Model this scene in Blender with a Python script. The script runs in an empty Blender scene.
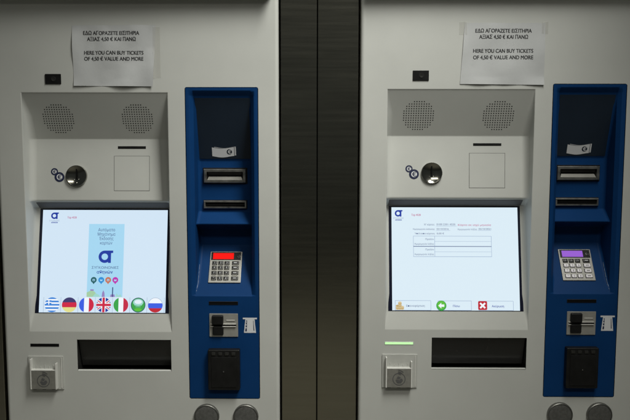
import bpy, bmesh, math, random
from mathutils import Vector, Matrix

# ------------------------------------------------------------------ camera, world, lamps, exposure
scene = bpy.context.scene
COL = scene.collection
EYE = 1.5                                   # eye height above the station floor, metres

cam_data = bpy.data.cameras.new('camera')
cam_data.sensor_fit = 'HORIZONTAL'
cam_data.sensor_width = 36.0
cam_data.lens = 40.0
cam_data.clip_start = 0.05
cam_data.clip_end = 100.0
cam = bpy.data.objects.new('camera', cam_data)
COL.objects.link(cam)
_p, _y, _r = 0.0951136, -0.0094090, 0.0013481
_f = Vector((math.sin(_y) * math.cos(_p), math.cos(_y) * math.cos(_p), -math.sin(_p)))
_rt = Vector((math.cos(_y), -math.sin(_y), 0))
_up = _rt.cross(_f)
_R = math.cos(_r) * _rt + math.sin(_r) * _up
_U = -math.sin(_r) * _rt + math.cos(_r) * _up
_m = Matrix((_R, _U, -_f)).transposed().to_4x4()
_m.translation = Vector((0, -1.75, EYE))
cam.matrix_world = _m
scene.camera = cam

world = bpy.data.worlds.new('World')
scene.world = world
world.use_nodes = True
bg = world.node_tree.nodes['Background']
bg.inputs[0].default_value = (0.92, 1.0, 0.96, 1)
bg.inputs[1].default_value = 0.045


def area(name, loc, target, sx, sy, energy, color, spread=180):
    l = bpy.data.lights.new(name, 'AREA')
    l.shape = 'RECTANGLE'
    l.size, l.size_y = sx, sy
    l.energy = energy
    l.spread = math.radians(spread)
    l.color = color
    o = bpy.data.objects.new(name, l)
    COL.objects.link(o)
    o.location = loc
    d = Vector(target) - Vector(loc)
    o.rotation_euler = d.to_track_quat('-Z', 'Y').to_euler()
    return o


# fluorescent strip under the station ceiling, in front of the machines
area('ceiling_lamp', (0.52, -0.88, EYE + 1.55), (-0.12, 0.02, EYE - 0.14), 0.5, 1.15, 8.0, (1.0, 0.995, 0.925), 64)
area('floor_fill_lamp', (0.0, -2.7, EYE + 1.8), (0.0, -2.6, 0.0), 1.8, 0.5, 30.0, (1.0, 0.97, 0.86), 128)  # unseen lamp added to brighten the floor that the steel strips mirror

scene.view_settings.view_transform = 'Standard'
scene.view_settings.look = 'None'
scene.view_settings.exposure = 0.0
scene.view_settings.gamma = 1.0
scene.render.resolution_x = 1024
scene.render.resolution_y = 683
scene.render.engine = 'CYCLES'

# ------------------------------------------------------------------ materials


def lin(r, g, b):
    def f(c):
        c /= 255.0
        return c / 12.92 if c <= 0.04045 else ((c + 0.055) / 1.055) ** 2.4
    return (f(r), f(g), f(b), 1.0)


def mat(name, color, rough=0.5, metal=0.0, spec=0.5, noise=0.0, nscale=30.0, bump=0.0, bscale=200.0,
        rvar=0.0, emit=None, estr=1.0, stretch=None, coat=0.0, aniso=0.0):
    m = bpy.data.materials.new(name)
    m.use_nodes = True
    nt = m.node_tree
    b = nt.nodes['Principled BSDF']
    b.inputs['Base Color'].default_value = color
    b.inputs['Roughness'].default_value = rough
    b.inputs['Metallic'].default_value = metal
    b.inputs['Specular IOR Level'].default_value = spec
    b.inputs['Coat Weight'].default_value = coat
    if aniso:
        b.inputs['Anisotropic'].default_value = aniso
    if emit:
        b.inputs['Emission Color'].default_value = emit
        b.inputs['Emission Strength'].default_value = estr
    if noise or bump or rvar:
        tc = nt.nodes.new('ShaderNodeTexCoord')
        mp = nt.nodes.new('ShaderNodeMapping')
        nt.links.new(tc.outputs['Object'], mp.inputs[0])
        if stretch:
            mp.inputs['Scale'].default_value = stretch
        n = nt.nodes.new('ShaderNodeTexNoise')
        n.inputs['Scale'].default_value = nscale
        n.inputs['Detail'].default_value = 7
        n.inputs['Roughness'].default_value = 0.6
        nt.links.new(mp.outputs[0], n.inputs[0])
        if noise:
            mx = nt.nodes.new('ShaderNodeMix')
            mx.data_type = 'RGBA'
            c = Vector(color[:3])
            mx.inputs[6].default_value = (*(c * (1 - noise)), 1)
            mx.inputs[7].default_value = (*(c * (1 + noise)), 1)
            mr = nt.nodes.new('ShaderNodeMapRange')
            mr.inputs[1].default_value = 0.3
            mr.inputs[2].default_value = 0.7
            nt.links.new(n.outputs[0], mr.inputs[0])
            nt.links.new(mr.outputs[0], mx.inputs[0])
            nt.links.new(mx.outputs[2], b.inputs['Base Color'])
        if rvar:
            mr = nt.nodes.new('ShaderNodeMapRange')
            mr.inputs[1].default_value = 0.3
            mr.inputs[2].default_value = 0.7
            mr.inputs[3].default_value = max(0.02, rough - rvar)
            mr.inputs[4].default_value = min(1.0, rough + rvar)
            nt.links.new(n.outputs[0], mr.inputs[0])
            nt.links.new(mr.outputs[0], b.inputs['Roughness'])
        if bump:
            n2 = nt.nodes.new('ShaderNodeTexNoise')
            n2.inputs['Scale'].default_value = bscale
            n2.inputs['Detail'].default_value = 4
            nt.links.new(mp.outputs[0], n2.inputs[0])
            bp = nt.nodes.new('ShaderNodeBump')
            bp.inputs['Strength'].default_value = bump
            bp.inputs['Distance'].default_value = 0.001
            nt.links.new(n2.outputs[0], bp.inputs['Height'])
            nt.links.new(bp.outputs[0], b.inputs['Normal'])
    return m


def glow(name, rgb, k=1.0):
    return mat('screen_' + name, (0.01, 0.01, 0.012, 1), rough=0.3, spec=0.3, emit=lin(*rgb), estr=k)


M = {}
M['grey'] = mat('grey_enamel', (0.49, 0.498, 0.474, 1), rough=0.42, spec=0.4, noise=0.05, nscale=4, bump=0.06,
                bscale=900, rvar=0.06)
M['blue'] = mat('blue_enamel', (0.0042, 0.035, 0.125, 1), rough=0.5, spec=0.07, noise=0.10, nscale=6, bump=0.05,
                bscale=900, rvar=0.06)
M['darknavy'] = mat('dark_navy', (0.012, 0.021, 0.036, 1), rough=0.35, spec=0.25, noise=0.1, nscale=8)
M['steel'] = mat('brushed_steel', (0.33, 0.318, 0.262, 1), rough=0.20, metal=1.0, noise=0.07, nscale=7, rvar=0.02,
                 bump=0.04, bscale=60, stretch=(0.6, 1.0, 14.0))
M['metal'] = mat('satin_metal', (0.50, 0.49, 0.46, 1), rough=0.33, metal=1.0, noise=0.08, nscale=60, rvar=0.08)
M['padmetal'] = mat('keypad_metal', (0.33, 0.325, 0.30, 1), rough=0.5, metal=0.4, noise=0.06, nscale=80, rvar=0.06)
M['chrome'] = mat('polished_chrome', (0.33, 0.325, 0.29, 1), rough=0.15, metal=1.0, rvar=0.05, nscale=60)
M['black'] = mat('black_plastic', (0.009, 0.009, 0.009, 1), rough=0.38, noise=0.3, nscale=40, spec=0.25)
M['gloss'] = mat('glossy_black', (0.022, 0.022, 0.021, 1), rough=0.22, spec=0.45, rvar=0.06, nscale=20)
M['void'] = mat('dark_gap', (0.004, 0.004, 0.004, 1), rough=0.8, spec=0.1)
M['cap'] = mat('grey_cap', (0.115, 0.115, 0.11, 1), rough=0.5, metal=0.35, noise=0.25, nscale=160, bump=0.25, bscale=500)
M['paper'] = mat('white_paper', (0.47, 0.48, 0.485, 1), rough=0.85, spec=0.2, noise=0.03, nscale=14, bump=0.9, bscale=22)
M['tape'] = mat('clear_tape', (0.55, 0.54, 0.50, 1), rough=0.18, spec=0.5, noise=0.04, nscale=40)
M['tape'].node_tree.nodes['Principled BSDF'].inputs['Alpha'].default_value = 0.22
M['faint'] = mat('faded_print', (0.085, 0.085, 0.085, 1), rough=0.6)
M['ink'] = mat('black_ink', (0.035, 0.035, 0.037, 1), rough=0.8, spec=0.2)
M['acrylic'] = mat('frosted_acrylic', (0.44, 0.445, 0.42, 1), rough=0.25, spec=0.3, noise=0.05, nscale=50)
M['acrylic_edge'] = mat('acrylic_edge', (0.62, 0.62, 0.59, 1), rough=0.2, spec=0.6)
M['acrylic_dark'] = mat('scuffed_acrylic', (0.19, 0.187, 0.168, 1), rough=0.35, spec=0.4, noise=0.15, nscale=70)
M['liplow'] = mat('worn_lip', (0.17, 0.165, 0.15, 1), rough=0.5, metal=0.5, noise=0.1, nscale=60)
M['glint'] = mat('painted_glint', (0.30, 0.36, 0.46, 1), rough=0.5, noise=0.4, nscale=120)  # pale colour standing in for a highlight on the blue edges
M['bright'] = mat('bright_guide', (0.62, 0.61, 0.58, 1), rough=0.35, metal=0.35)
M['capm'] = mat('dull_cap_rim', (0.20, 0.20, 0.19, 1), rough=0.38, metal=0.9, noise=0.2, nscale=90)
M['navy'] = mat('navy_print', (0.010, 0.016, 0.055, 1), rough=0.5)
M['white'] = mat('white_print', (0.62, 0.63, 0.65, 1), rough=0.55)
M['keywhite'] = mat('key_sheen', (0.62, 0.61, 0.60, 1), rough=0.4, emit=(0.95, 0.88, 1.0, 1), estr=0.13)  # pale tone and faint glow stand in for light reflected by the keys
M['keydark'] = mat('dark_key', (0.035, 0.035, 0.035, 1), rough=0.3, metal=0.3)
M['red_lcd'] = mat('red_display', (0.05, 0.0, 0.0, 1), rough=0.5, spec=0.03, emit=lin(250, 28, 22), estr=1.0)
M['purple_lcd'] = mat('purple_display', (0.02, 0.0, 0.05, 1), rough=0.5, spec=0.03, emit=lin(150, 98, 205), estr=1.0)
M['green_led'] = mat('green_status_light', (0.05, 0.2, 0.05, 1), rough=0.3, emit=lin(185, 250, 165), estr=1.15)
M['floor'] = mat('stone_floor', (0.30, 0.29, 0.25, 1), rough=0.35, noise=0.25, nscale=7, rvar=0.1)
M['lcd'] = glow('white', (219, 236, 246))
M['lcd_blue'] = glow('bluish_white', (210, 229, 245))
M['seal'] = mat('dark_grey', (0.10, 0.10, 0.105, 1), rough=0.7)  # plain dark grey for the strip above the screen
for n_, c_ in dict(navy=(34, 60, 160), text=(60, 78, 130), grey=(140, 158, 190), pale=(166, 215, 241), pink=(190, 80, 130),
                   red=(205, 40, 70), crimson=(196, 45, 72), green=(60, 165, 75), leaf=(96, 190, 60), blue=(60, 95, 225),
                   sky=(55, 130, 215), white=(240, 246, 252), black=(62, 60, 110), yellow=(226, 222, 140), pgreen=(40, 95, 100),
                   pblue=(50, 145, 215), porange=(200, 115, 85), pmag=(190, 55, 175), hill=(165, 205, 165), tower=(150, 130, 190),
                   line=(150, 170, 200), gold=(190, 165, 110), gold2=(215, 195, 150), tile=(228, 240, 249), mint=(160, 215, 205),
                   hred=(190, 40, 52)).items():
    M['s_' + n_] = glow(n_, c_)
M['bezel'] = mat('black_bezel', (0.006, 0.008, 0.022, 1), rough=0.3, spec=0.4)

# ------------------------------------------------------------------ geometry helpers (millimetres in, metres out)


class Frame:
    """A local plane: u along it to the right, v up along it, w out of it."""
    def __init__(self, o=(0, 0, 0), v=(0, 0, 1), u=(1, 0, 0)):
        self.o = Vector(o)
        self.u = Vector(u).normalized()
        self.v = Vector(v).normalized()
        self.w = self.u.cross(self.v)

    def p(self, u, v, w=0.0):
        return self.o + self.u * u + self.v * v + self.w * w


FRONT = Frame()


class MB:
    def __init__(self):
        self.v, self.f, self.mi, self.mats = [], [], [], []

    def m(self, key):
        if key not in self.mats:
            self.mats.append(key)
        return self.mats.index(key)

    def face(self, pts, key):
        b = len(self.v)
        self.v += [Vector(p) for p in pts]
        self.f.append(tuple(range(b, b + len(pts))))
        self.mi.append(self.m(key))

    def mesh(self, verts, faces, key):
        b = len(self.v)
        self.v += [Vector(p) for p in verts]
        i = self.m(key)
        for f in faces:
            self.f.append(tuple(b + k for k in f))
            self.mi.append(i)

    def build(self, name, parent=None, label=None, sharp=35):
        me = bpy.data.meshes.new(name)
        me.from_pydata([p * 0.001 for p in self.v], [], self.f)
        for k in self.mats:
            me.materials.append(M[k])
        me.polygons.foreach_set('material_index', self.mi)
        me.polygons.foreach_set('use_smooth', [True] * len(self.f))
        me.update()
        bm = bmesh.new()
        bm.from_mesh(me)
        bmesh.ops.remove_doubles(bm, verts=bm.verts, dist=0.00002)
        bm.to_mesh(me)
        bm.free()
        me.set_sharp_from_angle(angle=math.radians(sharp))
        o = bpy.data.objects.new(name, me)
        COL.objects.link(o)
        wn = o.modifiers.new('WeightedNormal', 'WEIGHTED_NORMAL')
        wn.keep_sharp = True
        wn.weight = 80
        if parent:
            o.parent = parent
        if label:
            o['label'] = label
        return o

    # --- shapes
    def box(self, fr, u0, u1, v0, v1, w0, w1, key, bev=0.0, seg=2):
        bm = bmesh.new()
        bmesh.ops.create_cube(bm, size=1.0)
        for q in bm.verts:
            q.co = Vector(((u0 + u1) / 2 + q.co.x * (u1 - u0), (v0 + v1) / 2 + q.co.y * (v1 - v0),
                           (w0 + w1) / 2 + q.co.z * (w1 - w0)))
        if bev:
            bmesh.ops.bevel(bm, geom=bm.edges[:], offset=bev, segments=seg, affect='EDGES', profile=0.5)
        bm.verts.index_update()
        self.mesh([fr.p(*q.co) for q in bm.verts], [[q.index for q in f.verts] for f in bm.faces], key)
        bm.free()

    def poly(self, fr, pts, w, key):
        self.face([fr.p(a, b, w) for a, b in pts], key)

    def rect(self, fr, u0, u1, v0, v1, w, key):
        self.poly(fr, [(u0, v0), (u1, v0), (u1, v1), (u0, v1)], w, key)

    def prism(self, fr, pts, w0, w1, key):
        n = len(pts)
        vs = [fr.p(a, b, w0) for a, b in pts] + [fr.p(a, b, w1) for a, b in pts]
        fs = [tuple(range(n, 2 * n)), tuple(range(n - 1, -1, -1))]
        fs += [(i, (i + 1) % n, n + (i + 1) % n, n + i) for i in range(n)]
        self.mesh(vs, fs, key)

    def disc(self, fr, cu, cv, r, w, key, n=28, a0=0.0, a1=None, ry=None):
        ry = ry or r
        if a1 is None:
            pts = [(cu + r * math.cos(2 * math.pi * i / n), cv + ry * math.sin(2 * math.pi * i / n)) for i in range(n)]
        else:
            pts = [(cu + r * math.cos(a0 + (a1 - a0) * i / n), cv + ry * math.sin(a0 + (a1 - a0) * i / n)) for i in range(n + 1)]
        self.poly(fr, pts, w, key)

    def arc(self, fr, cu, cv, r0, r1, w, key, a0=0.0, a1=2 * math.pi, n=28):
        for i in range(n):
            p = a0 + (a1 - a0) * i / n
            q = a0 + (a1 - a0) * (i + 1) / n
            self.poly(fr, [(cu + r0 * math.cos(p), cv + r0 * math.sin(p)), (cu + r1 * math.cos(p), cv + r1 * math.sin(p)),
                           (cu + r1 * math.cos(q), cv + r1 * math.sin(q)), (cu + r0 * math.cos(q), cv + r0 * math.sin(q))], w, key)

    def lathe(self, fr, cu, cv, prof, key, n=40):
        vs, fs = [], []
        for r, w in prof:
            for i in range(n):
                a = 2 * math.pi * i / n
                vs.append(fr.p(cu + r * math.cos(a), cv + r * math.sin(a), w))
        for k in range(len(prof) - 1):
            for i in range(n):
                j = (i + 1) % n
                fs.append((k * n + i, k * n + j, (k + 1) * n + j, (k + 1) * n + i))
        fs.append(tuple((len(prof) - 1) * n + i for i in range(n)))
        self.mesh(vs, fs, key)

    def rectframe(self, fr, o, i, w0, w1, key, slope=0.0):
        """o, i = (u0,u1,v0,v1) outer and inner rectangle; raised ring with a chamfered inner edge."""
        def loop(q, w):
            u0, u1, v0, v1 = q
            return [fr.p(u0, v0, w), fr.p(u1, v0, w), fr.p(u1, v1, w), fr.p(u0, v1, w)]
        s = slope
        e = 0.8
        i2 = (i[0] + s, i[1] - s, i[2] + s, i[3] - s)
        ob = (o[0] + e, o[1] - e, o[2] + e, o[3] - e)
        loops = [loop(o, w0), loop(o, w1 - e), loop(ob, w1), loop(i, w1), loop(i2, w0)]
        vs = [p for l in loops for p in l]
        fs = []
        for k in range(len(loops) - 1):
            for a in range(4):
                b = (a + 1) % 4
                fs.append((k * 4 + a, k * 4 + b, k * 4 + 4 + b, k * 4 + 4 + a))
        self.mesh(vs, fs, key)

    def loft(self, rows, key):
        n = len(rows[0])
        vs = [p for r in rows for p in r]
        fs = []
        for k in range(len(rows) - 1):
            for i in range(n - 1):
                fs.append((k * n + i, (k + 1) * n + i, (k + 1) * n + i + 1, k * n + i + 1))
        self.mesh(vs, fs, key)

    def text(self, fr, body, cu, cv, size, w, key, align='CENTER', bold=0.0, width=None, warp=None):
        vs, fs = text_geo(body.replace('κ', 'к').replace('Κ', 'K'))
        if not vs:
            return
        xs = [p[0] for p in vs]
        x0, x1 = min(xs), max(xs)
        sx = size
        if width:
            sx = width / max(1e-6, x1 - x0)
        ox = {'CENTER': (x0 + x1) / 2, 'LEFT': x0, 'RIGHT': x1}[align]
        out = []
        for x, y in vs:
            u = cu + (x - ox) * sx
            v = cv + (y - 0.34) * size
            out.append(fr.p(u, v, w + (warp(u, v) if warp else 0)))
        self.mesh(out, fs, key)
        if bold:
            self.mesh([p + fr.u * bold * size * 1.6 + fr.w * 0.05 for p in out], fs, key)
            self.mesh([p - fr.u * bold * size * 1.6 + fr.w * 0.10 for p in out], fs, key)


_tc = {}


def text_geo(body, bold=0.0):
    k = (body, bold)
    if k in _tc:
        return _tc[k]
    c = bpy.data.curves.new('lettering', 'FONT')
    c.body = body
    c.size = 1.0
    c.resolution_u = 8
    c.offset = bold
    c.fill_mode = 'FRONT'
    o = bpy.data.objects.new('lettering', c)
    COL.objects.link(o)
    bpy.context.view_layer.update()
    me = o.evaluated_get(bpy.context.evaluated_depsgraph_get()).to_mesh()
    vs = [(q.co.x, q.co.y) for q in me.vertices]
    fs = [tuple(p.vertices) for p in me.polygons]
    o.evaluated_get(bpy.context.evaluated_depsgraph_get()).to_mesh_clear()
    bpy.data.objects.remove(o)
    bpy.data.curves.remove(c)
    _tc[k] = (vs, fs)
    return _tc[k]


def thing(name, label, cat, loc, group=None):
    o = bpy.data.objects.new(name, None)
    o.empty_display_size = 0.1
    COL.objects.link(o)
    o.location = loc
    o['label'] = label
    o['category'] = cat
    if group:
        o['group'] = group
    return o


# ------------------------------------------------------------------ the setting
fl = MB()
fl.box(Frame((0, 0, 0), v=(0, 1, 0)), -6000, 6000, -24000, 600, -40, 0, 'floor')
flo = fl.build('floor')
flo['kind'] = 'structure'

# ------------------------------------------------------------------ ticket machine
# local axes: x right, z up with 0 at eye height (the root stands on the floor EYE below), y into the machine
HW = 353.25
ZF = -EYE * 1000
REC = (-285.7, 76.9)                 # screen recess, left and right wall
BLU = (121.0, 302.2, -656.5, 137.4)  # blue panel
TRAY = (-166.5, 75.2, -585.4, -502.3)


def rounded(u0, u1, v0, v1, r, n=5):
    pts = []
    for cx, cy, a in ((u1 - r, v1 - r, 0), (u0 + r, v1 - r, 90), (u0 + r, v0 + r, 180), (u1 - r, v0 + r, 270)):
        for i in range(n + 1):
            t = math.radians(a + 90 * i / n)
            pts.append((cx + r * math.cos(t), cy + r * math.sin(t)))
    return pts


def plate_with_holes(mb, outer, holes, y, key):
    bm = bmesh.new()
    for loop in [outer] + holes:
        vs = [bm.verts.new((a, y, b)) for a, b in loop]
        for i in range(len(vs)):
            bm.edges.new((vs[i], vs[(i + 1) % len(vs)]))
    bmesh.ops.triangle_fill(bm, use_beauty=True, use_dissolve=False, edges=bm.edges[:], normal=(0, -1, 0))
    bm.verts.index_update()
    mb.mesh([q.co.copy() for q in bm.verts], [[q.index for q in f.verts] for f in bm.faces], key)
    bm.free()


def recess_row(y, z, xl, xr, lip=2.0, r=16.0):
    r = min(r, max(y - lip, 0.0))
    half = [(xl - lip, 0.0), (xl - lip * 0.3, min(lip * 0.3, y)), (xl, min(lip, y)), (xl, y - r)]
    for i in range(1, 7):
        t = math.pi / 2 * i / 6
        half.append((xl + r - r * math.cos(t), y - r + r * math.sin(t)))
    full = half + [(xl + xr - a, b) for a, b in reversed(half)]
    return [Vector((a, b, z)) for a, b in full]


def blue_row(y, z, xl, xr, r=9.0):
    y0 = min(11.0, y)
    r = min(r, max(y - 11.0, 0.0))
    half = [(xl + 1.2, 0.0), (xl + 8, 0.0), (xl + 11, y0 * 0.12), (xl + 17.5, y0 * 0.8), (xl + 19, y0), (xl + 19, max(y - r, y0))]
    for i in range(1, 6):
        t = math.pi / 2 * i / 5
        half.append((xl + 19 + r - r * math.cos(t), y - r + r * math.sin(t)))
    full = half + [(xl + xr - a, b) for a, b in reversed(half)]
    return [Vector((a, b, z)) for a, b in full]


def interp(prof, step=12.0):
    out = [prof[0]]
    for (a, b), (c, d) in zip(prof, prof[1:]):
        n = max(1, int(math.hypot(c - a, d - b) / step))
        for i in range(1, n + 1):
            out.append((a + (c - a) * i / n, b + (d - b) * i / n))
    return out


# planes inside the recesses
def slope_frame(y0, z0, y1, z1, x0=0.0):
    """plane through two (depth, height) points, origin at the upper one, v up along it"""
    return Frame((x0, y0, z0), v=(0, y0 - y1, z0 - z1))


SPK = slope_frame(1.5, 123.5, 47, 13)
COIN = slope_frame(48.9, 8, 36, -144)
SCR = slope_frame(66, -169.5, 12, -437)
NOTE = slope_frame(11, 116, 60, -42)
DEEP = Frame((0, 62, 0))
DECK = slope_frame(70, -285, 21, -358)


def logo(mb, fr, cu, cv, h, w, key):
    """ring with a flat top bar and a stem: the transport operator's letter mark"""
    R = h / 2
    mb.arc(fr, cu, cv, R * 0.52, R, w, key, n=36)
    mb.rect(fr, cu + R * 0.55, cu + R * 1.02, cv - R, cv + R * 0.8, w + 0.05, key)
    mb.poly(fr, [(cu, cv + R * 0.58), (cu + R * 1.0, cv + R * 0.58), (cu + R * 1.35, cv + R * 0.62), (cu + R * 1.35, cv + R), (cu, cv + R)],
            w + 0.1, key)


def flag(mb, fr, cu, cv, r, kind, w):
    def band(v0, v1, key, ww):
        # horizontal slice of the disc
        n = 12
        pts = []
        a0, a1 = math.asin(max(-1, min(1, v0))), math.asin(max(-1, min(1, v1)))
        for i in range(n + 1):
            a = a0 + (a1 - a0) * i / n
            pts.append((cu + r * math.cos(a), cv + r * math.sin(a)))
        for i in range(n + 1):
            a = a1 + (a0 - a1) * i / n
            pts.append((cu - r * math.cos(a), cv + r * math.sin(a)))
        mb.poly(fr, pts, ww, key)

    def vband(u0, u1, key, ww):
        n = 12
        a0, a1 = math.asin(max(-1, min(1, u0))), math.asin(max(-1, min(1, u1)))
        pts = [(cu + r * math.sin(a0 + (a1 - a0) * i / n), cv + r * math.cos(a0 + (a1 - a0) * i / n)) for i in range(n + 1)]
        pts += [(cu + r * math.sin(a1 + (a0 - a1) * i / n), cv - r * math.cos(a1 + (a0 - a1) * i / n)) for i in range(n + 1)]
        mb.poly(fr, pts, ww, key)

    def chord(ang, half, key, ww):
        c, s = math.cos(ang), math.sin(ang)
        L = math.sqrt(max(0, 1 - half * half))
        pts = [(-L, -half), (L, -half), (1.0, 0), (L, half), (-L, half), (-1.0, 0)]
        mb.poly(fr, [(cu + r * (a * c - b * s), cv + r * (a * s + b * c)) for a, b in pts], ww, key)

    if kind == 'greek':
        k = 2 / 9
        for i in range(9):
            band(-1 + i * k, -1 + (i + 1) * k, 's_sky' if i % 2 == 0 else 's_white', w)
        mb.rect(fr, cu - r * 0.80, cu - r * 0.10, cv + r * 0.02, cv + r * 0.60, w + 0.06, 's_sky')
        mb.rect(fr, cu - r * 0.52, cu - r * 0.38, cv + r * 0.02, cv + r * 0.60, w + 0.1, 's_white')
        mb.rect(fr, cu - r * 0.80, cu - r * 0.10, cv + r * 0.25, cv + r * 0.38, w + 0.12, 's_white')
    elif kind == 'german':
        band(0.33, 1, 's_black', w)
        band(-0.33, 0.33, 's_red', w)
        band(-1, -0.33, 's_yellow', w)
    elif kind == 'french':
        vband(-1, -0.33, 's_blue', w)
        vband(-0.33, 0.33, 's_white', w)
        vband(0.33, 1, 's_red', w)
    elif kind == 'italian':
        vband(-1, -0.33, 's_green', w)
        vband(-0.33, 0.33, 's_white', w)
        vband(0.33, 1, 's_crimson', w)
    elif kind == 'russian':
        band(0.25, 1, 's_white', w)
        band(-0.42, 0.25, 's_blue', w)
        band(-1, -0.42, 's_hred', w)
        mb.arc(fr, cu, cv, r * 0.95, r, w + 0.05, 's_line', 0.15, math.pi - 0.15)
    elif kind == 'british':
        mb.disc(fr, cu, cv, r, w, 's_navy')
        for a in (0.62, -0.62):
            chord(a, 0.17, 's_white', w + 0.06)
            chord(a, 0.06, 's_red', w + 0.1)
        chord(math.pi / 2, 0.27, 's_white', w + 0.14)
        chord(0, 0.27, 's_white', w + 0.16)
        chord(math.pi / 2, 0.16, 's_red', w + 0.2)
        chord(0, 0.16, 's_red', w + 0.22)
    elif kind == 'green':
        mb.disc(fr, cu, cv, r, w, 's_green')
        mb.arc(fr, cu, cv, r * 0.9, r, w + 0.05, 's_pgreen', n=28)
        mb.disc(fr, cu, cv + r * 0.36, r * 0.70, w + 0.06, 's_mint', 28, ry=r * 0.48)
        mb.disc(fr, cu, cv + r * 0.42, r * 0.50, w + 0.10, 's_tile', 28, ry=r * 0.28)
        mb.disc(fr, cu, cv - r * 0.62, r * 0.50, w + 0.06, 's_leaf', 24, ry=r * 0.22)
        for j, (dv, hw) in enumerate(((0.10, 0.40), (-0.06, 0.5), (-0.26, 0.36))):
            mb.rect(fr, cu - r * hw, cu + r * hw, cv + r * dv, cv + r * (dv + 0.05), w + 0.14, 's_mint')


def ticket_machine(label, loc, variant):
    root = thing('ticket_machine', label, 'ticket machine', loc, 'ticket machines side by side')
    # everything below is drawn with z = 0 at eye height: children hang on the root through this shift
    parts = []

    def part(mb, name, parent=None, label=None, sharp=35):
        o = mb.build(name, None, label, sharp)
        if parent is None:
            o.location = (0, 0, EYE)
            o.parent = root
        else:
            o.parent = parent
        parts.append(o)
        return o

    # ---------------- cabinet with its enamelled front sheet
    c = MB()
    rr = 9.0
    holes = [[(REC[0] - 2, -482), (REC[0] - 2, 125.5), (REC[1] + 2, 125.5), (REC[1] + 2, -482)],
             rounded(BLU[0] - 0.6, BLU[1] + 0.6, BLU[2] - 0.6, BLU[3] + 0.6, 5),
             [(TRAY[0], TRAY[2]), (TRAY[0], TRAY[3]), (TRAY[1], TRAY[3]), (TRAY[1], TRAY[2])]]
    zt = 600.0
    plate_with_holes(c, [(-HW + rr, ZF + 2), (HW - rr, ZF + 2), (HW - rr, zt), (-HW + rr, zt)], holes, 0.0, 'grey')
    for s in (-1, 1):
        prof = [(s * (HW - rr + rr * math.sin(t)), rr - rr * math.cos(t)) for t in [math.pi / 2 * i / 8 for i in range(9)]]
        prof.append((s * HW, 420.0))
        rows = [[Vector((a, b, z)) for a, b in prof] for z in ((ZF + 2, zt) if s < 0 else (zt, ZF + 2))]
        c.loft(rows, 'grey')
    c.face([(-HW, 420, ZF + 2), (HW, 420, ZF + 2), (HW, 420, zt), (-HW, 420, zt)], 'grey')
    c.face([(-HW + rr, 0, zt), (HW - rr, 0, zt), (HW, rr, zt), (HW, 420, zt), (-HW, 420, zt), (-HW, rr, zt)], 'grey')
    # shallow folded edge of the blue cut-out
    hole = rounded(BLU[0] - 0.6, BLU[1] + 0.6, BLU[2] - 0.6, BLU[3] + 0.6, 5)
    for i in range(len(hole)):
        a, b = hole[i], hole[(i + 1) % len(hole)]
        c.face([(a[0], 0, a[1]), (b[0], 0, b[1]), (b[0], 3, b[1]), (a[0], 3, a[1])], 'void')
    part(c, 'cabinet')
    h = MB()
    h.box(FRONT, -HW + 14, HW - 14, 358, 470, -1, 38, 'grey', 5, 3)
    part(h, 'header_box')

    # ---------------- screen recess
    r = MB()
    prof = interp([(0, 125.5), (0.4, 124.2), (1.5, 123.2), (46.0, 15), (47.6, 11.5), (48.9, 8)], 40)
    prof += interp([(48.9, 8), (36, -144), (36.3, -147.5), (38.2, -150.5), (66, -169.5)], 40)[1:]
    prof += interp([(66, -169.5), (12, -437), (10.6, -439), (0.4, -479.5), (0, -482)], 40)[1:]
    r.loft([recess_row(y, z, *REC) for y, z in prof], 'grey')
    part(r, 'recess_panel', sharp=28)

    q = MB()
    sf = slope_frame(40.0, -151.7, 66, -169.5)
    q.box(sf, REC[0] + 3, REC[1] - 3, -29.5, -1.5, -1, 0.8, 'seal', 0.3)  # dark grey strip on the bevel above the screen
    part(q, 'screen_seal')

    for cu in (-205.5, -5.1):
        g = MB()
        pitch = 6.15
        cv = -68.0
        g.disc(SPK, cu, cv, 41.5, 0.12, 'grey', 48)
        for i in range(-7, 8):
            for j in range(-7, 8):
                du, dv = i * pitch, j * pitch
                if math.hypot(du, dv) <= 39.5:
                    g.disc(SPK, cu + du, cv + dv, 1.6, 0.22, 'void', 8)
        part(g, 'speaker_grille')

    k = math.hypot(48.9 - 36, 152) / 152
    def cz(z):
        return (z - 8) * k
    e = MB()
    ccu, ccv = -168.1, cz(-84.3)
    e.lathe(COIN, ccu, ccv, [(27.2, 0), (27.0, 5.4), (26.4, 6.2), (25.6, 6.3)] + [(25.0 * t, 0.4 + 5.6 * t * t) for t in (1.0, 0.9, 0.8, 0.7, 0.6, 0.5, 0.4, 0.3, 0.2, 0.1, 0.03)],
            'chrome', 56)
    ce = part(e, 'coin_inlet')
    e = MB()
    e.box(COIN, ccu - 1.9, ccu + 1.9, ccv - 9, ccv + 18, -1.0, 3.6, 'void', 0.8)
    for du, dv, r0 in ((-5.5, -9.5, 1.5), (4.5, -9.0, 1.5), (0.5, -18.5, 2.4)):
        e.lathe(COIN, ccu + du, ccv + dv, [(r0 * math.cos(t), 1.2 + (r0 > 2) * 1.8 + r0 * 0.9 * math.sin(t)) for t in (0.0, 0.4, 0.8, 1.2, 1.5)], 'chrome', 16)
    part(e, 'coin_slit', ce)

    e = MB()
    for cu, cv, rad in ((-225.6, cz(-73.6), 9.2), (-212.8, cz(-87.2), 12.6)):
        w = 0.3 if rad < 10 else 0.5
        e.disc(COIN, cu, cv, rad, w, 'navy', 36)
        e.disc(COIN, cu + 0.2, cv, rad * 0.60, w + 0.15, 'white', 32)
        e.text(COIN, '€', cu + 0.4, cv - 0.2, rad * 1.3, w + 0.3, 'navy', bold=0.02)
    part(e, 'coin_sticker')

    e = MB()
    e.rectframe(COIN, (-72.8, 19.6, cz(-122.9), cz(-32.7)), (-71.6, 18.4, cz(-121.7), cz(-33.9)), 0, 0.35, 'void')
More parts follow.
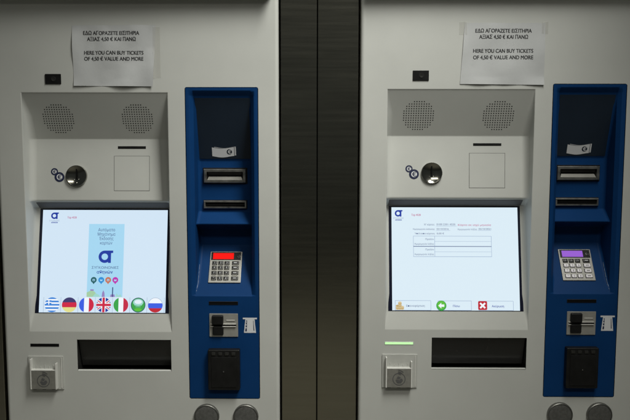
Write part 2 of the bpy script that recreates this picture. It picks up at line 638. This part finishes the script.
    e.box(COIN, -71.6, 18.4, cz(-121.7), cz(-33.9), -1, 0.5, 'grey', 0.45)
    part(e, 'square_hatch')
    e = MB()
    e.rectframe(COIN, (-62.5, 9.5, cz(-15), cz(-8.2)), (-61.5, 8.5, cz(-14), cz(-9.2)), 0, 0.9, 'black')
    e.rect(COIN, -61.8, 8.8, cz(-14.3), cz(-8.9), 0.25, 'black')
    part(e, 'card_slot')

    # ---------------- the screen
    s = MB()
    s.box(SCR, -277.5, 68.5, -272.4, -1.0, -3, 0.8, 'bezel', 0.6)
    sc = part(s, 'screen')
    dx0, dx1, dt, db = -267.0, 59.2, -5.2, -270.6
    d = MB()
    d.rect(SCR, dx0, dx1, db, dt, 1.2, 'lcd_blue' if variant == 'left' else 'lcd')
    W1, W2 = 1.4, 1.6
    ox = 0 if variant == 'left' else -13.0
    logo(d, SCR, -237.0 + ox, -20.5 + (0 if variant == 'left' else -0.5), 17, W1, 's_navy')
    d.text(SCR, 'ΣYΓKOINΩNIEΣ', -236.2 + ox, -33.5, 5, W1, 's_grey', width=27)
    d.text(SCR, 'AΘHNΩN', -236.2 + ox, -38.2, 5, W1, 's_navy', width=17, bold=0.02)
    d.text(SCR, 'Τερ 4520', -190.5 + ox, -25, 7.5, W1, 's_pink', width=24, bold=0.01)
    flags = []
    if variant == 'left':
        d.rect(SCR, -145, -52.6, -230.5, -41.8, W1, 's_pale')
        for i, t in enumerate(('Αυτόματο', 'Μηχάνημα', 'Έκδοσης', 'καρτών')):
            d.text(SCR, t, -98.8, -57 - i * 11.4, 11.5, W2, 's_text', width=(44, 46, 37, 32)[i])
        logo(d, SCR, -101.5, -127.0, 32, W2, 's_navy')
        d.text(SCR, 'ΣYΓKOINΩNIEΣ', -99.3, -155, 9, W2, 's_text', width=70)
        d.text(SCR, 'αθηνών', -100, -166.5, 11.5, W2, 's_navy', width=41, bold=0.012)
        for (cu, key, gk) in ((-128, 's_pgreen', 0), (-108.5, 's_pblue', 1), (-90.6, 's_porange', 2), (-72.1, 's_pmag', 3)):
            d.disc(SCR, cu, -186.9, 7.6, W2, key, 24)
            d.poly(SCR, [(cu - 3.5, -193), (cu + 3.5, -193), (cu, -198)], W2, key)
            d.rect(SCR, cu - 3, cu + 3, -189.8, -184.5, W2 + 0.15, 's_pale')
            if gk % 2 == 0:
                d.rect(SCR, cu - 2, cu + 2, -188.6, -186.6, W2 + 0.25, key)
            else:
                d.poly(SCR, [(cu - 3, -184.5), (cu, -187), (cu + 3, -184.5)], W2 + 0.25, key)
        # skyline
        d.poly(SCR, [(-145, -230.5), (-128, -230.5), (-120, -222), (-126, -216), (-134, -214), (-145, -219)], W2, 's_hill')
        d.poly(SCR, [(-136, -214.5), (-136, -211), (-127, -211), (-127, -215)], W2 + 0.1, 's_tower')
        d.poly(SCR, [(-130, -230.5), (-110, -230.5), (-113, -225), (-122, -221)], W2 + 0.1, 's_mint')
        d.poly(SCR, [(-106, -230.5), (-98, -230.5), (-99, -220), (-102, -213), (-105, -220)], W2 + 0.1, 's_tower')
        d.rect(SCR, -79.5, -76.8, -230.5, -205.5, W2 + 0.1, 's_text')
        d.poly(SCR, [(-84, -230.5), (-72, -230.5), (-73, -224), (-83, -224)], W2 + 0.05, 's_tower')
        d.poly(SCR, [(-70, -230.5), (-54, -230.5), (-58, -223), (-63, -227), (-68, -221)], W2 + 0.05, 's_mint')
        for i in range(8):
            u = -255.5 + i * 44.5
            d.rect(SCR, u - 0.4, u + 0.4, -270.4, -231.5, W1, 's_line')
        order = (('greek', -233.3, 'round flag button in Greek blue and white stripes'),
                 ('german', -188.8, 'round flag button in German black, red and gold'),
                 ('french', -144.5, 'round flag button in French blue, white and red'),
                 ('british', -100.3, 'round flag button with the British union flag'),
                 ('italian', -55.6, 'round flag button in Italian green, white and red'),
                 ('green', -11.0, 'round plain green flag button'),
                 ('russian', 33.2, 'round flag button in Russian white, blue and red'))
    else:
        def line(u0, u1, v, t=0.9, key='s_line'):
            d.rect(SCR, u0, u1, v - t / 2, v + t / 2, W1, key)

        def vline(u, v0, v1, t=0.9, key='s_line'):
            d.rect(SCR, u - t / 2, u + t / 2, v0, v1, W1, key)
        d.text(SCR, 'Ν° κάρτας:', -155.5, -50, 6.5, W1, 's_text', 'RIGHT', width=27)
        d.text(SCR, '0100 2301 4520', -150.5, -49.5, 6.5, W1, 's_text', 'LEFT', width=48)
        d.text(SCR, 'Κάρτα σε ισχύ μηνιαία', -95, -51, 6.5, W1, 's_pink', 'LEFT', width=85, bold=0.01)
        line(-152, -99, -54.0, 0.7)
        d.text(SCR, 'Ημερομηνία έκδοσης', -155.5, -61.9, 6, W1, 's_text', 'RIGHT', width=56)
        d.text(SCR, '02/10/2016', -150.5, -61.4, 6, W1, 's_text', 'LEFT', width=31)
        d.text(SCR, 'Ημερομηνία λήξης', -96, -62.3, 6, W1, 's_text', 'LEFT', width=50)
        d.text(SCR, '02/10/2021', -42, -61.2, 6, W1, 's_text', 'LEFT', width=32)
        line(-152, -115, -65.4, 0.7)
        line(-44, -10, -65.0, 0.7)
        d.text(SCR, 'Υπόλοιπο κάρτας', -155.5, -73.4, 6, W1, 's_text', 'RIGHT', width=52)
        d.text(SCR, '0,00 €', -150.5, -73.2, 6, W1, 's_text', 'LEFT', width=19)
        line(-211.4, -9.6, -80, 0.9)
        line(-211.4, -9.6, -106.6, 1.5, 's_text')
        line(-211.4, -9.6, -133, 1.0)
        line(-156, -9.6, -93.6, 0.6)
        line(-156, -9.6, -120.6, 0.6)
        vline(-211, -133, -80)
        vline(-156, -133, -80)
        vline(-10, -133, -80)
        for t, v, wd in (('Προϊόν', -88, 22), ('Ημερομηνία λήξης', -100.3, 50), ('Προϊόν', -114.7, 22), ('Ημερομηνία λήξης', -127, 50)):
            d.text(SCR, t, -158, v, 6, W1, 's_text', 'RIGHT', width=wd)

        def button(u0, u1, v0, v1):
            line(u0, u1, v0, 0.9)
            line(u0, u1, v1, 0.9)
            vline(u0, v0, v1)
            vline(u1, v0, v1)
        button(-259.4, -168.3, -270, -245.7)
        button(-150, -64.6, -270, -246)
        button(-46, 42.4, -270, -246.5)
        d.text(SCR, 'Επαναφόρτιση', -231, -259, 7, W1, 's_text', 'LEFT', width=47)
        d.text(SCR, 'Πίσω', -103, -259.2, 7.5, W1, 's_navy', width=17, bold=0.01)
        d.text(SCR, 'Ακύρωση', 3, -259.4, 7.5, W1, 's_navy', width=31, bold=0.01)
        order = ()
    part(d, 'display', sc)
    for kind, cu, lab in order:
        b = MB()
        flag(b, SCR, cu, -250.9, 19.0, kind, 1.7)
        part(b, 'flag_button', sc, lab)
    if variant == 'right':
        b = MB()
        for (cu, n0, n1) in ((-253.5, 0, 4), (-247.5, 0, 7), (-241.5, 0, 3)):
            for q in range(n0, n1):
                b.disc(SCR, cu, -267 + q * 2.7, 4.6, 1.7 + q * 0.06, 's_gold' if q % 2 else 's_gold2', 20, ry=2.6)
        part(b, 'screen_icon', sc, 'stacks of gold coins on the first screen button')
        b = MB()
        b.disc(SCR, -141.5, -258.3, 13.0, 1.7, 's_green', 32)
        b.disc(SCR, -141.5, -257.0, 10.5, 1.8, 's_leaf', 32)
        b.poly(SCR, [(-149.5, -258.3), (-141.5, -251), (-141.5, -255.3), (-134, -255.3), (-134, -261.3), (-141.5, -261.3), (-141.5, -265.6)], 1.95, 's_white')
        part(b, 'screen_icon', sc, 'white left arrow in a green disc on the screen')
        b = MB()
        b.poly(SCR, rounded(-47.5, -24.5, -269, -246.5, 3), 1.7, 's_hred')
        fx = Frame(SCR.p(-36, -257.8, 0), v=SCR.v + SCR.u, u=SCR.u - SCR.v)
        b.rect(fx, -9, 9, -2.3, 2.3, 1.85, 's_white')
        b.rect(fx, -2.3, 2.3, -9, 9, 1.9, 's_white')
        part(b, 'screen_icon', sc, 'white cross in a red square on the screen')

    # ---------------- blue payment panel
    b = MB()
    prof = [(0, 136.6), (0, 130), (1.5, 127), (9, 118.5), (11, 116)]
    prof += interp([(11, 116), (60, -42), (62, -46), (62, -174), (61, -177.5)], 30)[1:]
    prof += [(58.5, -180), (30, -202.6), (27.6, -204.6), (27.4, -206.4), (29, -208)]
    prof += [(78, -222), (82, -226), (82, -268), (79, -273.5)]
    prof += interp([(79, -273.5), (3.4, -384.6)], 30)[1:] + [(1.0, -386.8), (0, -388.5), (0, -520), (0, BLU[2] + 1.2)]
    b.loft([blue_row(y, z, BLU[0], BLU[1]) for y, z in prof], 'blue')
    bp_ = part(b, 'payment_panel', sharp=24)
    # painted glint along the corner where the sloping deck meets the side wall
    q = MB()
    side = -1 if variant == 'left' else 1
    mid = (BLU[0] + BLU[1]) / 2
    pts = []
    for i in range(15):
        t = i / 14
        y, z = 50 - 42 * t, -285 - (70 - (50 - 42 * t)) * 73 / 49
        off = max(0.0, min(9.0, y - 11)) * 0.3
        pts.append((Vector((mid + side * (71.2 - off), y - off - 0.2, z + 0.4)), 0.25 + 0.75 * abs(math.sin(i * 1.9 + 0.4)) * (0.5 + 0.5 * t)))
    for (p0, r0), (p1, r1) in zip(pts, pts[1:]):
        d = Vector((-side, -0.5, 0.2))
        q.face([p0, p1, p1 + d * r1 * 1.6, p0 + d * r0 * 1.6], 'glint')
    part(q, 'edge_glint', bp_)
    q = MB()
    hp = [Vector((mid + side * (68.2 + 2.6 * t), 57.5 - 28 * t, -180.2 - 22.4 * t)) for t in (0, 0.25, 0.5, 0.75, 1)]  # second painted highlight, along the end of the hood
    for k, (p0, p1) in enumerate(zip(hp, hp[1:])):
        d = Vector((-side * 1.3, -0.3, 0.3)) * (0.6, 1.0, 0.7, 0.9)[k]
        q.face([p0, p1, p1 + d, p0 + d], 'glint')
    part(q, 'edge_glint', bp_)
    # dark navy sheet lining the upper hollow
    q = MB()
    q.box(NOTE, 142.5, 280.7, -163.6, -4, -0.5, 1.0, 'darknavy', 0.5)
    part(q, 'dark_sheet', bp_)
    q = MB()
    def ns(z):
        return -(116 - z) / 158 * 165.43
    u0, u1, va, vb = 178.6, 240, ns(-36.7), ns(-8.6)
    n = 16
    def wavy(x0, x1, off):
        pts = []
        for i in range(n + 1):
            t = i / n
            pts.append((x0 + (x1 - x0) * t, va + 2.5 + off + 2.2 * math.sin(t * 5.2 + 2.4)))
        for i in range(n, -1, -1):
            t = i / n
            pts.append((x0 + (x1 - x0) * t, vb - 3.5 + off + 2.2 * math.sin(t * 5.2 + 2.4)))
        return pts
    q.poly(NOTE, wavy(u0 + 6, u1, 1.4), 1.3, 'white')
    q.poly(NOTE, wavy(u0 + 4, u1 - 3.2, 0.6), 1.45, 'darknavy')
    q.poly(NOTE, wavy(u0, u1 - 4.6, 0), 1.6, 'white')
    q.disc(NOTE, u1 - 17, (va + vb) / 2 + 0.8, 7.0, 1.75, 'darknavy', 28)
    q.text(NOTE, '€', u1 - 16.6, (va + vb) / 2 + 0.8, 14, 1.9, 'white', bold=0.03)
    part(q, 'banknote_sign', bp_)

    q = MB()
    q.box(DEEP, 152.7, 267.9, -105.0, -63.5, -0.5, 1.5, 'black', 0.7)
    q.rectframe(DEEP, (156.2, 264.4, -101.6, -66.8), (163.5, 257.2, -95.0, -73.4), 1.0, 9.5, 'metal', 1.5)
    q.rect(DEEP, 160, 260, -99, -70, 1.7, 'void')
    for sgn, key in ((1, 'black'), (-1, 'liplow')):
        vs = (-84.2 + sgn * 2.2, -84.2 + sgn * 10.5)
        q.face([DEEP.p(168, vs[0], 3.0), DEEP.p(252.5, vs[0], 3.0), DEEP.p(256, vs[1], 8.0), DEEP.p(165, vs[1], 8.0)], key)
    part(q, 'banknote_slot', bp_, 'wide banknote slot with a thick satin metal rim')
    q = MB()
    q.box(DEEP, 152.9, 267.2, -170.4, -147.0, -0.5, 1.2, 'black', 0.6)
    q.rectframe(DEEP, (154.6, 265.6, -168.6, -148.8), (158.8, 261.4, -164.6, -152.8), 1.0, 7.5, 'metal', 0.8)
    q.rect(DEEP, 157, 263, -166, -151, 1.5, 'void')
    q.box(DEEP, 160, 260, -160.2, -157.6, 1.2, 3.2, 'black', 0.5)
    part(q, 'banknote_slot', bp_, 'thin banknote return slot below the wide one')

    # keypad on the sloping deck
    q = MB()
    ku0, ku1, kv0, kv1 = 169.0, 252.6, -88.3, 0.0
    q.box(DECK, ku0, ku1, kv0, kv1, -1, 3.0, 'padmetal', 1.4, 2)
    q.box(DECK, ku0 + 3, ku1 - 3, -24.8, -2.2, 2.6, 3.6, 'black', 0.5)
    kp = part(q, 'keypad')
    q = MB()
    q.rect(DECK, ku0 + 8.0, ku0 + 62, -22.6, -5.2, 3.9, 'red_lcd' if variant == 'left' else 'purple_lcd')
    part(q, 'keypad_display', kp, 'glowing red keypad display' if variant == 'left' else 'glowing purple keypad display')
    q = MB()
    q.lathe(DECK, 243.4, -14.5, [(5.2, 3.4), (5.0, 4.6), (3.6, 4.8), (2.8, 4.0), (0.5, 3.8)], 'keydark', 20)
    part(q, 'keypad_sensor', kp)
    rows = (-33.6, -47.0, -61.6, -76.6)
    digits = ('123', '456', '789', '*0#')
    for ri, v in enumerate(rows):
        for ci, u in enumerate((182.6, 198.4, 214.4, 236.6)):
            q = MB()
            hw = 5.6 if ci < 3 else 8.0
            lit = variant == 'right' and ri > 0  # keys that get the pale reflection colour
            q.rect(DECK, u - hw - 1.1, u + hw + 1.1, v - 5.4, v + 5.4, 3.25, 'void')
            top = 'keywhite' if lit else 'keydark'  # key reflections put into colour: right keys pale, left ones dark
            q.box(DECK, u - hw, u + hw, v - 4.4, v + 4.4, 3.0, 6.0, top, 1.2, 2)
            ink = 'ink' if lit else 'white'
            if ci < 3:
                q.text(DECK, digits[ri][ci], u, v, 6.5, 6.3, ink)
            else:
                q.rect(DECK, u - 4.2, u + 4.2, v - 0.9, v + 0.9, 6.25, ink)
            if variant == 'left' and not lit:
                q.box(DECK, u - hw + 0.6, u + hw - 0.6, v - 5.2, v - 4.2, 3.2, 5.4, 'padmetal', 0.3)
            part(q, 'key', kp)

    # flat lower part: thin slot, chip card reader, card sign, receipt outlet
    q = MB()
    q.rectframe(FRONT, (173.5, 248.0, -410.5, -401.5), (175.0, 246.5, -409.2, -402.8), -0.5, 1.2, 'black')
    q.rect(FRONT, 174.5, 247, -409.6, -402.4, 0.4, 'void')
    part(q, 'ticket_slot', bp_)

    q = MB()
    q.box(FRONT, 174.5, 247.7, -493.0, -432.7, -0.5, 2.6, 'padmetal', 1.0)
    cr = part(q, 'card_reader', bp_)
    q = MB()
    q.box(FRONT, 182.0, 211.0, -460.0, -435.5, 2.0, 12.0, 'black', 3.2, 3)
    q.box(FRONT, 183.0, 211.0, -487.5, -464.5, 2.0, 8.0, 'black', 3.0, 3)
    q.box(FRONT, 181.0, 212.0, -465.5, -459.0, 1.5, 4.0, 'void', 0.5)
    part(q, 'card_mouth', cr)
    q = MB()
    for v in (-459.4, -465.8):
        q.box(FRONT, 178.0, 242.5, v - 1.2, v + 1.2, 2.0, 6.2, 'bright', 0.9)
    q.box(FRONT, 211.5, 243.5, -464.4, -461.0, 2.0, 3.2, 'void', 0.2)
    q.box(FRONT, 218.0, 240.0, -451.2, -448.8, 2.2, 4.2, 'bright', 0.8)
    part(q, 'card_guide', cr)
    q = MB()
    cu, cv = 278.0, -462.9
    q.poly(FRONT, [(cu - 15.5, cv - 20), (cu + 15.5, cv - 20), (cu + 11.5, cv + 17), (cu - 11.5, cv + 17)], 0.4, 'white')
    q.poly(FRONT, [(cu - 18, cv + 15.5), (cu + 18, cv + 15.5), (cu + 18, cv + 19.5), (cu - 18, cv + 19.5)], 0.5, 'white')
    q.poly(FRONT, [(cu - 12.2, cv - 16), (cu - 8.2, cv - 16), (cu - 7.2, cv + 12.5), (cu - 9.6, cv + 12.5)], 0.6, 'navy')
    for i in range(3):
        q.rect(FRONT, cu - 11.4, cu - 8.4, cv - 8 + i * 7.5, cv - 5.5 + i * 7.5, 0.7, 'white')
    q.poly(FRONT, [(cu + 9.2, cv - 14), (cu + 11.2, cv - 14), (cu + 9.2, cv + 12), (cu + 8.0, cv + 12)], 0.6, 'navy')
    part(q, 'card_sign', bp_)

    q = MB()
    q.box(FRONT, 172.0, 252.8, -628.0, -522.5, -0.5, 19.0, 'black', 3.0, 3)
    ro = part(q, 'receipt_outlet', bp_)
    q = MB()
    q.box(FRONT, 180.5, 244.5, -620.0, -541.5, 17.0, 20.6, 'black', 1.2)
    q.lathe(FRONT, 212.0, -578.5, [(4.2, 20.0), (4.0, 21.0), (1.0, 21.1)], 'black', 20)
    q.lathe(FRONT, 212.0, -578.5, [(1.7, 20.6), (1.6, 21.3), (0.3, 21.4)], 'cap', 16)
    part(q, 'outlet_flap', ro)
    q = MB()
    for i in range(4):
        u = 187.0 + i * 16.8
        q.box(FRONT, u - 5.2, u + 5.2, -536.5, -528.5, 17.0, 21.5, 'gloss', 1.6, 2)
    part(q, 'tear_edge', ro)

    # ---------------- lower left: status light, contactless reader, ticket tray
    q = MB()
    q.rectframe(FRONT, (-287.0, -213.0, -521.4, -513.4), (-285.8, -214.2, -520.2, -514.6), -0.5, 0.9, 'grey' if variant == 'right' else 'black')
    q.rect(FRONT, -286.4, -213.6, -520.8, -514.0, 0.5, 'void' if variant == 'left' else 'green_led')
    part(q, 'status_light', None, 'dark unlit status bar' if variant == 'left' else 'status bar glowing pale green')

    q = MB()
    q.box(FRONT, -293.0, -203.0, -633.5, -545.5, -0.5, 3.2, 'acrylic', 1.0)
    rd = part(q, 'contactless_reader')
    q = MB()
    q.box(FRONT, -283.5, -217.5, -629.5, -579.0, 3.0, 15.0, 'acrylic_dark', 1.6, 2)
    for i in range(3):
        q.box(FRONT, -279 + i * 24, -270 + i * 24, -631.2, -629.0, 3.0, 12.0, 'void', 0.8)
    pk = part(q, 'card_pocket', rd)
    q = MB()
    q.box(FRONT, -284.6, -281.0, -629.5, -551.0, 3.0, 15.4, 'acrylic_edge', 0.8)
    q.box(FRONT, -220.2, -216.6, -629.5, -562.0, 3.0, 15.4, 'acrylic_edge', 0.8)
    q.box(FRONT, -281.2, -220.0, -580.6, -578.0, 3.0, 15.6, 'acrylic_edge', 0.7)
    q.box(FRONT, -208.6, -206.8, -630, -549.0, 3.0, 4.2, 'acrylic_edge', 0.4)
    for i in range(5):
        u = -272 + i * 11
        q.box(FRONT, u - 1.2, u + 1.2, -578.2, -568 - (i % 2) * 4, 3.0, 4.2, 'acrylic', 0.5)
    part(q, 'pocket_rim', rd)
    q = MB()
    cu, cv = -250.5, -606.5
    q.arc(FRONT, cu, cv, 14.6, 16.6, 15.3, 'faint', n=36)
    # hand holding a card towards radio waves
    q.poly(FRONT, [(cu - 9, cv - 3), (cu - 2, cv + 1), (cu + 8, cv + 1), (cu + 10, cv - 4), (cu + 5, cv - 11), (cu - 4, cv - 11)], 15.4, 'faint')
    q.poly(FRONT, [(cu - 8, cv + 1), (cu + 1, cv - 3), (cu + 6, cv + 5), (cu - 3, cv + 9)], 15.5, 'acrylic_dark')
    q.poly(FRONT, [(cu - 6.5, cv + 1.6), (cu + 0.6, cv - 1.4), (cu + 4.4, cv + 4.6), (cu - 2.6, cv + 7.6)], 15.6, 'faint')
    for rad in (8.5, 13.0, 17.5):
        q.arc(FRONT, cu - 3, cv + 5.0, rad, rad + 2.0, 15.5, 'faint', math.radians(42), math.radians(88), 8)
    part(q, 'contactless_sign', pk)

    q = MB()
    a0, a1, b0, b1 = TRAY
    D = 95.0
    P = lambda x, y, z: (x, y, z)
    q.face([P(a0, 0, b1), P(a1, 0, b1), P(a1, D, b1 - 6), P(a0, D, b1 - 6)], 'gloss')
    q.face([P(a0, 0, b0), P(a1, 0, b0), P(a1, 4, b0 + 3), P(a0, 4, b0 + 3)], 'grey')
    q.face([P(a0, 4, b0 + 3), P(a1, 4, b0 + 3), P(a1, 8, b0 + 2.5), P(a0, 8, b0 + 2.5)], 'grey')
    q.face([P(a0, 8, b0 + 2.5), P(a1, 8, b0 + 2.5), P(a1, D, b0 - 18), P(a0, D, b0 - 18)], 'gloss')
    q.face([P(a0, D, b0 - 18), P(a1, D, b0 - 18), P(a1, D, b1 - 6), P(a0, D, b1 - 6)], 'black')
    for x in (a0, a1):
        q.face([P(x, 0, b0), P(x, D, b0 - 18), P(x, D, b1 - 6), P(x, 0, b1)], 'gloss')
    tr = part(q, 'ticket_tray')
    q = MB()
    ff = slope_frame(6, b1 - 1.5, 30, b0 + 6)
    q.box(ff, a0 + 2, a1 - 2, -(b1 - b0) + 4, 0, -4, 0, 'gloss', 0.8)
    part(q, 'tray_flap', tr)

    # ---------------- camera window and the two round lock caps
    q = MB()
    q.box(FRONT, -224.9, -185.2, 145.2, 169.8, -0.5, 2.2, 'black', 0.8)
    q.lathe(FRONT, -203.5, 157.5, [(6.2, 2.0), (6.0, 3.0), (4.6, 3.2), (3.4, 2.6), (0.4, 2.7)], 'gloss', 24)
    part(q, 'camera_window')
    for cu in (164.6, 265.8):
        q = MB()
        q.lathe(FRONT, cu, -703.0, [(32.6, 0), (32.6, 6.0), (32.0, 7.8), (30.6, 8.8), (29.4, 8.8), (28.8, 7.0)], 'capm', 56)
        q.lathe(FRONT, cu, -703.0, [(29.2, 7.2), (27.5, 8.2), (20, 8.5), (0.5, 8.7)], 'cap', 56)
        part(q, 'lock_cap')
    return root


mx = 0.46015
tmL = ticket_machine('grey ticket machine with round language flags on its screen and a red keypad display', (-mx, 0, 0), 'left')
tmR = ticket_machine('grey ticket machine with a form on its screen, purple keypad display and lit green bar', (0.90876 - mx, 0, 0.00885), 'right')

# ------------------------------------------------------------------ steel cladding between and beside the machines


def steel(x0, x1, label):
    q = MB()
    fr = Frame((0, 0, 0))
    q.box(fr, x0, x1, 0.5, 2150, -380, -2.5, 'steel', 2.2, 2)
    o = q.build('steel_cladding')
    o['label'] = label
    o['category'] = 'steel panel'
    o['group'] = 'steel cladding strips around the machines'
    return o


steel(-101.5, -12.2, 'tall dark brushed steel strip beside the blue panel of the machine with flags')
steel(-10.4, 90.2, 'tall dark brushed steel strip beside the screen side of the machine with a form')
steel(-930, -819.0, 'narrow sliver of dark steel at the far left edge beside the grey cabinet')

# ------------------------------------------------------------------ paper notices
PLINES = ('EΔΩ AΓOPAZETE EIΣITHPIA', 'AΞIAΣ 4,50 € KAI ΠANΩ', 'HERE YOU CAN BUY TICKETS', 'OF 4,50 € VALUE AND MORE')


def paper(label, ox, oz, corners, lines, seed, curl, tapes):
    """corners: TL, TR, BL, BR in machine millimetres"""
    root = thing('paper_notice', label, 'notice', (ox, -0.0, 0), 'paper notices taped on the machines')
    rnd = random.Random(seed)
    waves = [(rnd.uniform(0.02, 0.10), rnd.uniform(0, 6.28), rnd.uniform(0, 6.28), rnd.uniform(0.25, 0.8)) for _ in range(9)]
    TL, TR, BL, BR = [Vector((a, b)) for a, b in corners]

    def lift(u, v):
        h = 1.6
        for f, a, ph, am in waves:
            h += am * math.sin(f * (u * math.cos(a) + v * math.sin(a)) + ph)
        su = (u - BL.x) / (BR.x - BL.x)
        sv = (v - BL.y) / (TL.y - BL.y)
        h += curl * max(0, su - 0.55) ** 2 * max(0, 0.4 - sv) ** 1.2 * 60
        h += 2.5 * max(0, 0.12 - sv) * 8 * (0.5 + 0.5 * math.sin(su * 9 + seed))
        return max(h, 0.5)
    q = MB()
    nu, nv = 48, 36
    fr = Frame((0, 0, EYE * 1000 + oz))
    rows = []
    for j in range(nv + 1):
        row = []
        for i in range(nu + 1):
            a, b = i / nu, j / nv
            p = (TL.lerp(TR, a)).lerp(BL.lerp(BR, a), b)
            row.append(fr.p(p.x, p.y, lift(p.x, p.y)))
        rows.append(row)
    q.loft(rows, 'paper')
    # the sheet's back, so that it is a thin solid and not a bare face
    q.loft([[p + Vector((0, 0.35, 0)) for p in reversed(row)] for row in rows], 'paper')
    sh = q.build('sheet', root)
    for nm, k in (('greek_lettering', 0), ('english_lettering', 2)):
        q = MB()
        for t, (cu, cv, wd) in zip(PLINES[k:k + 2], lines[k:k + 2]):
            q.text(fr, t, cu, cv, 13.0, 0.35, 'ink', bold=0.016, width=wd, warp=lift)
        q.build(nm, sh)
    def tape_lift(u, v):
        out = max(TL.x + 3 - u, u - (TR.x - 3 + (BR.x - TR.x) * (TR.y - v) / (TR.y - BR.y)), 0)
        t = min(1.0, out / 7.0)
        return (lift(u, v) + 0.5) * (1 - t) + 0.4 * t
    for (u0, u1, v0, v1) in tapes:
        q = MB()
        rws = [[fr.p(u0 + (u1 - u0) * i / 6, v0 + (v1 - v0) * j / 6,
                     tape_lift(u0 + (u1 - u0) * i / 6, v0 + (v1 - v0) * j / 6)) for i in range(7)] for j in range(6, -1, -1)]
        q.loft(rws, 'tape')
        q.build('tape', root)
    return root


paper('wrinkled paper notice taped above the machine with flags on its screen', -mx, 0,
      ((-154.5, 287.5), (52.0, 288.5), (-153.5, 140.8), (42.5, 139.5)),
      ((-52.4 - 5, 269.1, 138), (-57.5, 254.6, 120), (-52.6, 221.5, 146), (-52.8, 206.9, 146)), 3, 1.0,
      ((44, 62, 160, 284),))
paper('wrinkled paper notice taped above the machine with a form on its screen', 0.90876 - mx, 8.85,
      ((-99.5, 284.4), (96.0, 284.2), (-108.5, 137.0), (97.5, 134.8)),
      ((-4.7, 265.7, 137), (-4.3, 251, 119), (-4.6, 217.4, 146), (-4.2, 201.6, 146)), 11, 0.7,
      ((-113, -94, 256, 287), (88, 104, 258, 287)))
